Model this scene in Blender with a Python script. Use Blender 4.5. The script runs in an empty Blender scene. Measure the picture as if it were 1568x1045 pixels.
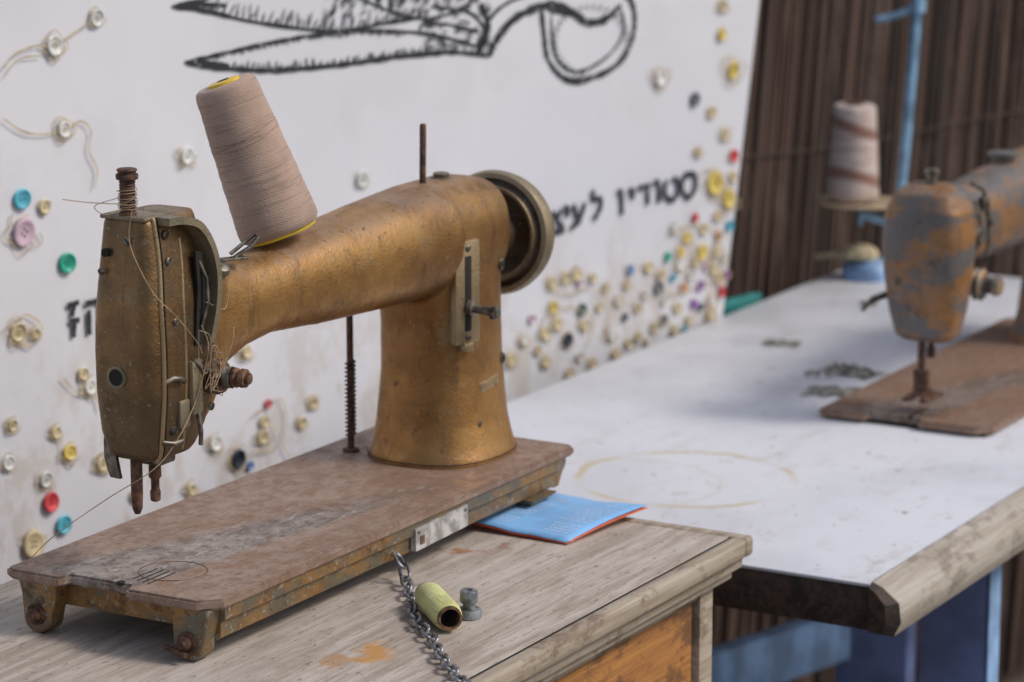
import bpy, bmesh, math, random
from mathutils import Vector, Matrix, Quaternion
random.seed(7)
SC=bpy.context.scene
SC.view_settings.view_transform='Standard'; SC.view_settings.look='None'; SC.view_settings.exposure=0
# ------------------------------------------------------------------ helpers
def link(o,parent=None):
    bpy.context.collection.objects.link(o)
    if parent is not None: o.parent=parent
    return o
def empty(name,loc=(0,0,0)):
    e=bpy.data.objects.new(name,None); e.empty_display_size=.05; e.location=loc; return link(e)
def mk(name,verts,faces,mat,parent=None,ang=35,midx=None):
    me=bpy.data.meshes.new(name); me.from_pydata([tuple(v) for v in verts],[],faces)
    mats=mat if isinstance(mat,(list,tuple)) else [mat]
    for m in mats: me.materials.append(m)
    if midx:
        for p,i in zip(me.polygons,midx): p.material_index=i
    bm=bmesh.new(); bm.from_mesh(me); bmesh.ops.recalc_face_normals(bm,faces=bm.faces); bm.to_mesh(me); bm.free()
    if ang>0:
        for p in me.polygons: p.use_smooth=True
        me.set_sharp_from_angle(angle=math.radians(ang))
    return link(bpy.data.objects.new(name,me),parent)
class G:
    """geometry accumulator"""
    def __init__(s): s.v=[];s.f=[];s.m=[]
    def add(s,v,f,mi=0):
        o=len(s.v); s.v+= [Vector(q) for q in v]; s.f+=[tuple(i+o for i in q) for q in f]; s.m+=[mi]*len(f)
    def box(s,a,b,mi=0,M=None):
        x0,y0,z0=a;x1,y1,z1=b
        v=[Vector(q) for q in [(x0,y0,z0),(x1,y0,z0),(x1,y1,z0),(x0,y1,z0),(x0,y0,z1),(x1,y0,z1),(x1,y1,z1),(x0,y1,z1)]]
        if M is not None: v=[M@q for q in v]
        s.add(v,[(0,3,2,1),(4,5,6,7),(0,1,5,4),(1,2,6,5),(2,3,7,6),(3,0,4,7)],mi)
    def bbox(s,a,b,bev=.001,mi=0,M=None,seg=2):
        bm=bmesh.new(); bmesh.ops.create_cube(bm,size=1)
        for v in bm.verts:
            v.co=Vector([a[i]+(v.co[i]+.5)*(b[i]-a[i]) for i in range(3)])
        bmesh.ops.bevel(bm,geom=list(bm.edges),offset=bev,segments=seg,profile=.5,affect='EDGES')
        s.addbm(bm,mi,M)
    def addbm(s,bm,mi=0,M=None):
        bm.verts.index_update()
        vs=[(M@v.co if M is not None else v.co.copy()) for v in bm.verts]
        s.add(vs,[tuple(v.index for v in f.verts) for f in bm.faces],mi); bm.free()
    def lathe(s,p0,d,prof,seg=24,mi=0,cap=True):
        d=Vector(d).normalized(); p0=Vector(p0)
        q=d.orthogonal().normalized(); r=d.cross(q)
        v=[];f=[];n=len(prof)
        for (h,R) in prof:
            for k in range(seg):
                a=2*math.pi*k/seg; v.append(p0+d*h+(q*math.cos(a)+r*math.sin(a))*R)
        for i in range(n-1):
            for k in range(seg):
                f.append((i*seg+k,i*seg+(k+1)%seg,(i+1)*seg+(k+1)%seg,(i+1)*seg+k))
        if cap:
            f.append(tuple(range(seg))[::-1]); f.append(tuple((n-1)*seg+k for k in range(seg)))
        s.add(v,f,mi)
    def cyl(s,p0,p1,r,seg=16,mi=0,r2=None):
        p0=Vector(p0);p1=Vector(p1); L=(p1-p0).length; r2=r if r2 is None else r2
        b=min(r,r2,L)*.15
        s.lathe(p0,p1-p0,[(0,r-b),(b,r),(L-b,r2),(L,r2-b)],seg,mi)
    def tube(s,pts,r,seg=8,mi=0,closed=False):
        pts=[Vector(p) for p in pts]; n=len(pts); v=[];f=[]
        up=None
        for i,p in enumerate(pts):
            t=((pts[(i+1)%n] if (closed or i<n-1) else p)-(pts[i-1] if (closed or i>0) else p)).normalized()
            if up is None: up=t.orthogonal().normalized()
            up=(up-t*up.dot(t)).normalized(); w=t.cross(up)
            R=r[i] if isinstance(r,(list,tuple)) else r
            for k in range(seg):
                a=2*math.pi*k/seg; v.append(p+(up*math.cos(a)+w*math.sin(a))*R)
        for i in range(n if closed else n-1):
            j=(i+1)%n
            for k in range(seg): f.append((i*seg+k,i*seg+(k+1)%seg,j*seg+(k+1)%seg,j*seg+k))
        if not closed:
            f.append(tuple(range(seg))[::-1]); f.append(tuple((n-1)*seg+k for k in range(seg)))
        s.add(v,f,mi)
    def loft(s,rings,mi=0,cap=True):
        n=len(rings[0]); v=[p for r in rings for p in r]; f=[]
        for i in range(len(rings)-1):
            for k in range(n): f.append((i*n+k,i*n+(k+1)%n,(i+1)*n+(k+1)%n,(i+1)*n+k))
        if cap: f.append(tuple(range(n))[::-1]); f.append(tuple((len(rings)-1)*n+k for k in range(n)))
        s.add(v,f,mi)
    def prism(s,poly,off,mi=0):
        off=Vector(off); a=[Vector(p) for p in poly]; s.loft([a,[p+off for p in a]],mi)
    def make(s,name,mat,parent=None,ang=35): return mk(name,s.v,s.f,mat,parent,ang,s.m)
def sring(axis,pos,c0,c1,a0,a1,n=3.,seg=40):
    out=[]
    for k in range(seg):
        t=2*math.pi*k/seg; c,s=math.cos(t),math.sin(t)
        x=c0+a0*math.copysign(abs(c)**(2/n),c); y=c1+a1*math.copysign(abs(s)**(2/n),s)
        out.append(Vector((x,y,pos)) if axis=='z' else Vector((pos,x,y)))
    return out
def catmull(pts,k=6):
    P=[Vector(p) for p in pts]; P=[P[0]*2-P[1]]+P+[P[-1]*2-P[-2]]; out=[]
    for i in range(1,len(P)-2):
        a,b,c,d=P[i-1:i+3]
        for j in range(k):
            t=j/k; out.append(.5*((2*b)+(c-a)*t+(2*a-5*b+4*c-d)*t*t+(3*b-a-3*c+d)*t**3))
    out.append(P[-2]); return out
# ------------------------------------------------------------------ materials
class NT:
    def __init__(s,name):
        s.m=bpy.data.materials.new(name); s.m.use_nodes=True; s.t=s.m.node_tree; s.n=s.t.nodes
        s.b=s.n['Principled BSDF']; s.co=s.n.new('ShaderNodeTexCoord').outputs['Object']
    def set(s,k,v):
        if isinstance(v,bpy.types.NodeSocket): s.t.links.new(v,s.b.inputs[k])
        else: s.b.inputs[k].default_value=(tuple(v)+(1,) if isinstance(v,(tuple,list)) and len(v)==3 else v)
    def inp(s,sock,v):
        if isinstance(v,bpy.types.NodeSocket): s.t.links.new(v,sock)
        elif isinstance(v,(tuple,list)) and len(v)==3 and sock.type=='RGBA': sock.default_value=tuple(v)+(1,)
        else: sock.default_value=v
    def map(s,scale=(1,1,1),loc=(0,0,0),rot=(0,0,0)):
        n=s.n.new('ShaderNodeMapping'); s.t.links.new(s.co,n.inputs[0]); n.inputs['Scale'].default_value=scale; n.inputs['Location'].default_value=loc; n.inputs['Rotation'].default_value=rot; return n.outputs[0]
    def noise(s,scale,detail=4,rough=.55,vec=None,dist=0):
        n=s.n.new('ShaderNodeTexNoise'); s.t.links.new(vec or s.co,n.inputs['Vector']); n.inputs['Scale'].default_value=scale; n.inputs['Detail'].default_value=detail; n.inputs['Roughness'].default_value=rough; n.inputs['Distortion'].default_value=dist; return n.outputs['Fac']
    def ramp(s,fac,a,b,va=0.,vb=1.):
        n=s.n.new('ShaderNodeMapRange'); n.interpolation_type='SMOOTHSTEP'; s.inp(n.inputs[0],fac); n.inputs[1].default_value=a; n.inputs[2].default_value=b; n.inputs[3].default_value=va; n.inputs[4].default_value=vb; return n.outputs[0]
    def mix(s,f,a,b,mode='MIX'):
        n=s.n.new('ShaderNodeMix'); n.data_type='RGBA'; n.blend_type=mode; s.inp(n.inputs[0],f); s.inp(n.inputs[6],a); s.inp(n.inputs[7],b); return n.outputs[2]
    def math(s,op,a,b=0.):
        n=s.n.new('ShaderNodeMath'); n.operation=op; s.inp(n.inputs[0],a); s.inp(n.inputs[1],b); return n.outputs[0]
    def mul(s,a,b): return s.math('MULTIPLY',a,b)
    def bump(s,h,strength=.3,dist=.001,prev=None):
        n=s.n.new('ShaderNodeBump'); n.inputs['Strength'].default_value=strength; n.inputs['Distance'].default_value=dist; s.t.links.new(h,n.inputs['Height'])
        if prev: s.t.links.new(prev,n.inputs['Normal'])
        s.t.links.new(n.outputs[0],s.b.inputs['Normal']); return n.outputs[0]
    def normal_up(s):
        g=s.n.new('ShaderNodeNewGeometry'); x=s.n.new('ShaderNodeSeparateXYZ'); s.t.links.new(g.outputs['Normal'],x.inputs[0]); return x.outputs[2]
    def point(s):
        g=s.n.new('ShaderNodeNewGeometry'); return g.outputs['Pointiness']
    def sep(s,vec=None):
        x=s.n.new('ShaderNodeSeparateXYZ'); s.t.links.new(vec or s.co,x.inputs[0]); return x.outputs
    def dist2(s,x0,y0,sx=1,sy=1,rot=0):
        x,y,_=s.sep()
        dx=s.math('SUBTRACT',x,x0); dy=s.math('SUBTRACT',y,y0)
        c,q=math.cos(rot),math.sin(rot)
        ax=s.math('ADD',s.math('MULTIPLY',dx,c*sx),s.math('MULTIPLY',dy,q*sx))
        ay=s.math('ADD',s.math('MULTIPLY',dx,-q*sy),s.math('MULTIPLY',dy,c*sy))
        return s.math('SQRT',s.math('ADD',s.math('MULTIPLY',ax,ax),s.math('MULTIPLY',ay,ay)))
def simple(name,col,rough=.5,metal=0.,var=.25,scale=60,bs=.15):
    t=NT(name); n=t.noise(scale,4)
    d=tuple(c*(1-var) for c in col); l=tuple(min(1,c*(1+var)) for c in col)
    t.set('Base Color',t.mix(t.ramp(n,.38,.62),d,l)); t.set('Roughness',t.ramp(n,.35,.65,max(.05,rough-.1),min(1,rough+.1))); t.set('Metallic',metal)
    if bs>0: t.bump(t.noise(scale*5,3),bs,.0006)
    return t.m
def bronze(name,c1,c2,grey=0.,seed=0.,gcol=(.105,.11,.115),dusta=.55,metal=.72,rough=.30):
    t=NT(name); v=t.map(loc=(seed,seed,seed))
    big=t.noise(9,4,.6,v); mid=t.noise(42,6,.74,v); fine=t.noise(460,2,.6,v)
    col=t.mix(t.ramp(big,.40,.60),c1,c2)
    col=t.mix(t.mul(t.ramp(mid,.50,.66),.5),col,tuple(c*.40 for c in c1))
    lt=t.ramp(t.noise(33,6,.75,t.map(scale=(.5,1,1),loc=(seed+9,2,3))),.56,.66); col=t.mix(t.mul(lt,.35),col,(.36,.27,.17))
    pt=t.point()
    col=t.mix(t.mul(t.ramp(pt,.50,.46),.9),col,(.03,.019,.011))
    col=t.mix(t.mul(t.ramp(pt,.52,.56),.6),col,(.40,.34,.22))
    up=t.normal_up(); dn=t.noise(24,6,.74,v); dust=t.mul(t.ramp(up,.20,.95),t.ramp(dn,.38,.58))
    dm=t.mul(dust,dusta)
    col=t.mix(dm,col,(.235,.18,.15))
    if grey>0: col=t.mix(t.mul(t.ramp(t.noise(15,5,.65,t.map(scale=(1,1,2.2),loc=(seed,0,0))),.42,.56),grey),col,gcol)
    spk=t.ramp(t.noise(230,3,.7,v),.63,.68); col=t.mix(t.mul(spk,.55),col,(.36,.31,.25))
    blk=t.ramp(t.noise(120,4,.75,t.map(loc=(3,1,2))),.61,.66); col=t.mix(t.mul(blk,.7),col,(.04,.026,.018))
    st=t.ramp(t.noise(60,4,.7,t.map(scale=(1.5,1.5,.18),loc=(5,1,2))),.55,.66); col=t.mix(t.mul(st,.35),col,(.10,.06,.035))
    t.set('Base Color',col)
    t.set('Metallic',t.ramp(t.math('ADD',dm,blk),.0,.7,metal,metal*.3))
    t.set('Roughness',t.math('ADD',t.ramp(mid,.35,.65,rough,rough+.2),t.mul(dm,.3)))
    b=t.bump(fine,.42,.0009); t.bump(mid,.16,.0012,b); return t.m
M_bronze=bronze('bronze_hammered_paint',(.46,.25,.082),(.30,.155,.055))
M_bronze_head=bronze('bronze_paint_worn_shaded_head',(.27,.15,.06),(.155,.095,.048),.35,3.,(.10,.095,.07))  # darker bronze puts the shade of the head's left side into its colour
M_bronze_dark=bronze('bronze_paint_grimy',(.18,.125,.065),(.11,.08,.045),.3,2.,(.10,.095,.08),.5,.5,.4)
M_bronze_wheel=bronze('bronze_paint_handwheel',(.31,.18,.085),(.19,.125,.07),.3,4.,(.15,.13,.10),.4,.55,.38)
M_bronze2=bronze('faded_bronze_paint',(.36,.165,.05),(.26,.145,.08),.9,5.,(.125,.13,.135),.65,.35,.42)
M_steel=simple('tarnished_steel',(.17,.15,.12),.45,.75,.4,120)
M_dark=simple('dark_cavity',(.012,.010,.008),.8,bs=0)
M_rust=simple('rusty_iron',(.11,.055,.035),.7,.3,.5,150,.4)
M_rustlight=simple('rust_brown_steel',(.17,.095,.055),.55,.45,.5,200,.4)
M_chain=simple('galvanised_chain',(.30,.30,.31),.42,.8,.35,200)
M_yellow=simple('yellow_plastic',(.75,.52,.04),.4,0,.1)
def bedmat(name,c1,c2,c3):
    t=NT(name); v=t.map(scale=(1,1.8,1)); big=t.noise(10,6,.72,v); mid=t.noise(60,6,.8)
    col=t.mix(t.ramp(big,.44,.56),c1,c2)
    col=t.mix(t.mul(t.ramp(mid,.49,.57),.65),col,c3)
    scr=t.noise(80,3,.6,t.map(scale=(.2,5,1),rot=(0,0,.45))); col=t.mix(t.mul(t.ramp(scr,.55,.62),.4),col,(.38,.35,.32))
    wh=t.ramp(t.noise(80,4,.78,t.map(scale=(.5,1.8,1),loc=(4,4,0))),.585,.62); col=t.mix(t.mul(wh,.65),col,(.45,.43,.40))
    dk=t.ramp(t.noise(120,4,.75,t.map(loc=(7,2,0))),.575,.63); col=t.mix(t.mul(dk,.65),col,(.055,.038,.028))
    og=t.ramp(t.noise(22,6,.75,t.map(loc=(1,8,0))),.56,.64); col=t.mix(t.mul(og,.5),col,(.17,.085,.05))
    ed=t.ramp(t.point(),.51,.56); col=t.mix(t.mul(ed,.5),col,(.30,.16,.09))
    t.set('Base Color',col); t.set('Roughness',t.ramp(mid,.35,.65,.38,.72)); t.set('Metallic',.1)
    b=t.bump(t.noise(300,3,.7),.3,.0007); t.bump(mid,.4,.0015,b); return t.m
M_bed=bedmat('dusty_bed_plate',(.28,.238,.208),(.175,.14,.12),(.115,.082,.066))
M_bed2=bedmat('rusty_bed_plate',(.25,.195,.165),(.18,.135,.11),(.13,.075,.052))
def skirtmat():
    t=NT('bronze_bed_skirt'); n=t.noise(20,6,.75,t.map(scale=(1,1,2))); m=t.noise(75,5,.75)
    col=t.mix(t.ramp(n,.42,.58),(.30,.165,.055),(.15,.135,.095)); col=t.mix(t.mul(t.ramp(m,.50,.60),.55),col,(.19,.08,.032))
    col=t.mix(t.mul(t.ramp(t.noise(140,4,.7),.58,.64),.65),col,(.38,.36,.31))
    col=t.mix(t.mul(t.ramp(t.noise(60,4,.7,t.map(loc=(3,3,3))),.56,.64),.6),col,(.045,.03,.02))
    t.set('Base Color',col); t.set('Metallic',.35); t.set('Roughness',.48); t.bump(m,.6,.0014); return t.m
M_skirt=skirtmat()
def threadmat(name,c,c2,freq,band=None):
    t=NT(name)
    w=t.n.new('ShaderNodeTexWave'); w.wave_type='BANDS'; w.bands_direction='Z'; w.inputs['Scale'].default_value=freq; w.inputs['Distortion'].default_value=2.5; w.inputs['Detail'].default_value=3; w.inputs['Detail Scale'].default_value=2
    t.t.links.new(t.map(rot=(.10,.05,0)),w.inputs['Vector'])
    n=t.noise(35,5,.65); f=t.noise(8,3,.6,t.map(scale=(3,3,60),rot=(.05,.04,0)))
    col=t.mix(t.ramp(n,.38,.62),c,c2); col=t.mix(t.mul(t.ramp(f,.53,.62),.5),col,tuple(q*.55 for q in c))
    sm=t.ramp(t.noise(22,4,.6,t.map(loc=(3,3,3))),.55,.66); col=t.mix(t.mul(sm,.35),col,tuple(q*.6 for q in c2))
    if band:
        w2=t.n.new('ShaderNodeTexWave'); w2.wave_type='BANDS'; w2.bands_direction='Z'; w2.inputs['Scale'].default_value=band[0]; w2.inputs['Distortion'].default_value=3; w2.inputs['Detail Scale'].default_value=.9
        t.t.links.new(t.map(rot=(.28,.2,0)),w2.inputs['Vector']); col=t.mix(t.ramp(w2.outputs[1],band[2],band[2]+.12),col,band[1])
    t.set('Base Color',col); t.set('Roughness',.95); t.set('Sheen Weight',.25)
    b=t.bump(w.outputs[1],.28,.0006); t.bump(t.noise(700,2),.4,.0006,b); return t.m
M_thread=threadmat('tan_thread_winding',(.45,.315,.245),(.39,.27,.205),200)
M_thread2=threadmat('striped_thread_winding',(.62,.50,.44),(.54,.42,.36),200,(5.6,(.27,.14,.10),.80))
M_threadY=threadmat('pale_yellow_thread',(.64,.64,.24),(.52,.52,.18),400)
M_line=simple('loose_thread',(.36,.26,.165),.9)
M_line2=simple('stray_thread_turn',(.28,.185,.14),.9)
def wood1():
    t=NT('weathered_table_wood')
    g=t.noise(1,7,.7,t.map(scale=(7,110,60))); g2=t.noise(1,5,.7,t.map(scale=(22,420,200))); b=t.noise(7,6,.65,t.map(scale=(.6,1.4,1)))
    col=t.mix(t.ramp(g,.36,.62),(.33,.275,.225),(.49,.43,.375)); col=t.mix(t.mul(t.ramp(g2,.50,.62),.55),col,(.23,.18,.14))
    col=t.mix(t.mul(t.ramp(b,.46,.62),.45),col,(.53,.48,.43)); b2=t.noise(11,6,.7,t.map(loc=(6,1,0),scale=(.6,1.5,1))); col=t.mix(t.mul(t.ramp(b2,.52,.66),.5),col,(.26,.195,.145))
    nz=t.noise(42,6,.75)
    for (x0,y0,sx,sy,r0,c,amt) in [(.085,-.075,1,1.7,.030,(.47,.24,.06),.9),(.055,-.062,1,1.4,.016,(.40,.21,.08),.7),(.33,.0,1,1,.012,(.33,.13,.05),.8),(.36,-.02,1,1.6,.009,(.26,.11,.05),.8)]:
        d=t.dist2(x0,y0,sx,sy,.5); d=t.math('ADD',d,t.mul(t.math('SUBTRACT',nz,.5),.10))
        col=t.mix(t.mul(t.ramp(d,r0,r0*.3),amt),col,c)
    sp=t.ramp(t.noise(110,4,.75,t.map(scale=(.6,2,1),loc=(2,2,2))),.59,.65); col=t.mix(t.mul(sp,.65),col,(.12,.085,.06))
    t.set('Base Color',col); t.set('Roughness',.78); bb=t.bump(g2,.4,.001); t.bump(g,.35,.0015,bb); return t.m
M_wood1=wood1()
def woodedge(name,a,b,c,amt=.8):
    t=NT(name); g=t.noise(1,7,.75,t.map(scale=(6,120,160))); m=t.noise(26,6,.75,t.map(scale=(.6,1,1)))
    col=t.mix(t.ramp(g,.38,.62),a,b); col=t.mix(t.mul(t.ramp(m,.50,.62),amt),col,c)
    t.set('Base Color',col); t.set('Roughness',.7); t.bump(g,.6,.0015); return t.m
M_edge1=woodedge('weathered_moulding',(.31,.24,.17),(.45,.38,.30),(.16,.105,.07),.75)
M_orange=woodedge('orange_varnished_panel',(.44,.20,.05),(.31,.125,.034),(.11,.05,.022))
M_darkwood=woodedge('dark_plywood',(.035,.024,.018),(.085,.052,.037),(.015,.011,.009))  # near-black brown for the core and left end of the white table
M_edge2=woodedge('grey_bare_wood_edge',(.35,.30,.24),(.47,.42,.36),(.18,.145,.11),.7)
def whitetop():
    t=NT('white_laminate'); n=t.noise(6,5,.6)
    col=t.mix(t.ramp(n,.38,.62),(.59,.60,.635),(.67,.68,.72)); nz=t.noise(25,5,.65)
    for (x0,y0,R,w,amt) in [(.80,.045,.098,.006,.9),(.76,.085,.085,.004,.3)]:
        d=t.dist2(x0,y0); d=t.math('ADD',d,t.mul(t.math('SUBTRACT',nz,.5),.02))
        e=t.math('ABSOLUTE',t.math('SUBTRACT',d,R)); col=t.mix(t.mul(t.ramp(e,w,w*.2),t.mul(t.ramp(t.noise(9,3),.38,.55),amt)),col,(.54,.45,.28))
    st=t.ramp(t.noise(34,5,.75,t.map(loc=(1,5,0))),.60,.66); col=t.mix(t.mul(st,.4),col,(.40,.35,.28))
    st=t.ramp(t.noise(10,6,.75,t.map(scale=(.7,2,1),loc=(4,5,0))),.54,.66); col=t.mix(t.mul(st,.35),col,(.48,.45,.42))
    st=t.ramp(t.noise(60,4,.75,t.map(loc=(8,5,0))),.64,.67); col=t.mix(t.mul(st,.8),col,(.16,.13,.10))
    t.set('Base Color',col); t.set('Roughness',t.ramp(n,.35,.65,.38,.55)); t.bump(nz,.08,.001); return t.m
M_white=whitetop()
def wallmat():
    t=NT('white_painted_board'); n=t.noise(1.8,4,.6); m=t.noise(8,5,.7)
    col=t.mix(t.ramp(n,.38,.62),(.65,.65,.69),(.72,.72,.75)); col=t.mix(t.mul(t.ramp(m,.52,.66),.22),col,(.57,.56,.56))
    x,y,z=t.sep(); low=t.ramp(z,.13,-.10); d=t.mul(low,t.ramp(t.noise(17,6,.75,t.map(scale=(1,1,.6))),.46,.60)); col=t.mix(t.mul(d,.5),col,(.46,.39,.31))
    t.set('Base Color',col); t.set('Roughness',.55); t.bump(m,.12,.002); return t.m
M_wall=wallmat()
def inkmat():
    t=NT('black_marker_paint'); n=t.noise(130,4,.8)
    t.set('Base Color',t.mix(t.ramp(n,.58,.66),(.018,.018,.022),(.30,.30,.32))); t.set('Roughness',.6); return t.m
M_ink=inkmat()
BC={'w':(.66,.66,.62),'c':(.10,.45,.58),'e':(.60,.50,.30),'l':(.58,.42,.50),'g':(.02,.38,.25),'y':(.68,.52,.12),'r':(.60,.06,.07),'k':(.015,.02,.03),'b':(.13,.25,.50),'d':(.02,.10,.09),'a':(.12,.13,.16),'p':(.28,.09,.38),'o':(.60,.25,.10)}
BM={k:simple('button_'+k,v,.35,0,.12,40,0) for k,v in BC.items()}
M_glue=simple('ochre_outline_paint',(.50,.39,.235),.6,0,.2,90,0)
M_blue=simple('pale_blue_paint',(.24,.38,.60),.5,0,.25,20)
M_blue2=simple('blue_paint_shaded',(.17,.22,.42),.55,0,.2,15)  # leg paint coloured at the tone of its shaded faces
M_pole=simple('blue_pole_paint',(.21,.36,.50),.5,0,.3,30)
M_teal=simple('teal_paint',(.02,.20,.19),.5)
M_paper=simple('blue_leaflet_paper',(.22,.47,.80),.5,0,.06,bs=0)
M_paperO=simple('orange_leaflet_paper',(.70,.12,.03),.5,0,.08)
M_paperW=simple('leaflet_print',(.62,.76,.92),.6,0,.05)
M_label=simple('aluminium_label',(.46,.44,.42),.5,.3,.3,90)
M_straw=simple('straw_disc',(.45,.34,.22),.7,0,.25,40)
M_cloth=simple('grey_rag',(.24,.225,.195),.9,0,.45,120,.5)
M_cream=simple('cream_rope',(.48,.40,.25),.7)
# ------------------------------------------------------------------ survey of the wall plane
F=4700.0; CAM=Vector((-1.6146,-1.1574,.605))
def ray(u,v):
    a=(u-784)/F; b=(522-v)/F; h=.9778+.2096*b; z=.9778*b-.2096
    return Vector((.497*a+.867*h,-.867*a+.497*h,z))
WP=Vector((1.47,.335,0)); wa=math.radians(9); WD=Vector((math.cos(wa),-math.sin(wa),0)); WN=Vector((math.sin(wa),math.cos(wa),0))
def wall(u,v):
    d=ray(u,v); t=(WP-CAM).dot(WN)/d.dot(WN); p=CAM+d*t-WP
    return (p.dot(WD),p.z,t/F)
def W(x,z,off=.0): return WP+WD*x+Vector((0,0,z))-WN*off
# ------------------------------------------------------------------ ground
t=NT('dirt_ground'); n=t.noise(3,8,.7); t.set('Base Color',t.mix(t.ramp(n,.38,.62),(.06,.045,.035),(.15,.12,.095))); t.set('Roughness',.95); t.bump(t.noise(30,8,.8),.8,.02)
mk('ground',[(-60,-60,-.82),(60,-60,-.82),(60,60,-.82),(-60,60,-.82)],[(0,1,2,3)],t.m,None,0)
g=G()
for i in range(320):
    x=random.uniform(.2,3.2); y=random.uniform(-1.,1.0); r=random.uniform(.008,.035)
    bm=bmesh.new(); bmesh.ops.create_icosphere(bm,subdivisions=1,radius=r)
    for v in bm.verts: v.co*=random.uniform(.75,1.2)
    g.addbm(bm,0,Matrix.Translation((x,y,-.82+r*.3))@Matrix.Diagonal((1.2,1,.6,1)))
g.make('gravel_stones',simple('stone',(.20,.17,.14),.9,0,.4,30),None,30)
# ------------------------------------------------------------------ wall board
g=G()
poly=[(-4.2,-.80),(-.12,-.80),(.0,-.10),(.065,.26),(.17,.95),(-4.2,.95)]
g.prism([W(x,z) for x,z in poly],WN*.018)
g.make('wall_board',M_wall,None,0)
# ------------------------------------------------------------------ wall drawings (flat painted strokes)
def ribbon(g,pts,wpx,off,mi=0,jit=.25,sm=5,taper=True):
    P=[wall(*p) for p in pts] ; s=sum(p[2] for p in P)/len(P)
    P=[(p[0],p[1],0) for p in P]; C=catmull(P,sm) if len(P)>2 else [Vector(P[0]).lerp(Vector(P[1]),i/4) for i in range(5)]
    v=[];f=[];n=len(C)
    for i,c in enumerate(C):
        tt=(C[min(i+1,n-1)]-C[max(i-1,0)]); tt.normalize(); nn=Vector((-tt.y,tt.x,0))
        w=wpx*s*.5*(1+random.uniform(-jit,jit))
        if taper: w*=min(1,.45+min(i,n-1-i)*.5)
        a=c+nn*w; b=c-nn*w; v+=[W(a.x,a.y,off),W(b.x,b.y,off)]
    for i in range(n-1): f.append((2*i,2*i+1,2*i+3,2*i+2))
    g.add(v,f,mi)
cnt=[0]
def noff(): cnt[0]+=1; return .0012+cnt[0]*.000004
g=G()
for pts,w in [([(262,10),(320,18),(380,32),(470,45),(520,48),(590,35),(640,28),(665,32)],6),
 ([(262,10),(300,2),(340,-10),(420,-20),(560,-28),(700,-28)],7),
 ([(268,8),(300,7),(345,8)],8),([(290,95),(320,97),(350,100)],8),
 ([(282,95),(340,82),(400,68),(470,55),(540,47),(640,50),(700,62),(725,70)],5.5),
 ([(282,95),(330,103),(400,108),(460,105),(540,97),(600,88),(660,82),(700,80),(748,86)],8),
 ([(748,86),(760,60),(785,30),(815,14),(838,8),(860,10),(895,30)],12),
 ([(725,70),(740,62),(745,35),(765,12),(795,-5),(830,-15)],7),
 ([(828,14),(832,50),(838,90),(860,118),(885,124),(915,116),(945,98),(964,70),(971,35),(967,5),(950,-15)],9),
 ([(843,25),(845,60),(852,90),(870,107),(892,108),(922,92),(945,68),(955,40),(950,15)],5),
 ([(840,14),(870,18),(895,34),(925,30),(950,8)],12),([(735,5),(746,40),(735,80)],13),([(745,30),(738,60),(728,84)],9),
 ([(545,-5),(600,18),(650,30)],4),([(650,30),(690,20),(735,-5)],5),([(640,50),(650,35),(690,38),(735,50)],4),([(660,10),(720,20),(745,50)],5)]:
    ribbon(g,pts,w,noff(),jit=.35)
def along(pts,n):
    C=catmull([(p[0],p[1],0) for p in pts],8); return [C[int(i*(len(C)-1)/n)] for i in range(n+1)]
for p in along([(340,106),(400,106),(460,103),(540,95),(600,86),(660,80),(740,84)],64):
    L=random.uniform(5,14); x=random.uniform(-2,5); ribbon(g,[(p.x,p.y+2),(p.x+x,p.y-L)],3.2,noff(),sm=1)
for p in along([(300,90),(400,70),(470,57),(540,49),(640,51)],30):
    ribbon(g,[(p.x,p.y),(p.x+random.uniform(3,12),p.y+random.uniform(1,6))],3,noff(),sm=1)
for p in along([(320,16),(400,34),(470,43),(520,46),(590,33),(650,27)],60):
    L=random.uniform(5,26); ribbon(g,[(p.x,p.y),(p.x+random.uniform(0,9),p.y-L)],2.6,noff(),sm=1)
for i in range(110):
    x=random.uniform(500,745); y=random.uniform(-10,28); L=random.uniform(6,20); a=random.uniform(-2.2,-.6)
    ribbon(g,[(x,y),(x+L*math.cos(a),y+L*math.sin(a))],random.uniform(2,5),noff(),sm=1)
for i in range(50):
    x=random.uniform(645,745); y=random.uniform(28,74); L=random.uniform(5,14); a=random.uniform(-.6,.9)
    ribbon(g,[(x,y),(x+L*math.cos(a),y+L*math.sin(a))],random.uniform(2,5),noff(),sm=1)
for i in range(34):
    a=i/34*2*math.pi; cx,cy=903,62; x=cx+60*math.cos(a); y=cy+57*math.sin(a)
    if y>0: ribbon(g,[(x,y),(x-10*math.cos(a+.5),y-10*math.sin(a+.5))],3,noff(),sm=1)
g.make('scissors_drawing',M_ink,None,0)
g=G()
for pts in [[(1045,268),(1061,267),(1062,288),(1052,302),(1042,290),(1045,268)],[(1018,275),(1016,298),(1028,306),(1036,292),(1034,275),(1027,274)],[(999,281),(1006,279),(1007,310)],
 [(974,288),(993,284)],[(989,284),(990,313)],[(960,293),(966,291),(966,305)],[(943,296),(949,294),(950,328)],[(906,290),(906,305),(917,303),(917,318),(907,336)],
 [(875,313),(885,343)],[(893,310),(886,333),(872,350)],[(861,319),(866,318),(866,332)],[(843,324),(860,350)],[(857,321),(850,336)],[(862,352),(842,356)],
 [(100,468),(118,462)],[(111,466),(107,484)],[(103,492),(119,489)],[(111,490),(110,516)],[(127,465),(154,458)],[(133,474),(134,512)],[(151,458),(152,512)]]:
    ribbon(g,pts,9,noff(),jit=.14,sm=3,taper=False)
g.make('hebrew_lettering',M_ink,None,0)
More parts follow.
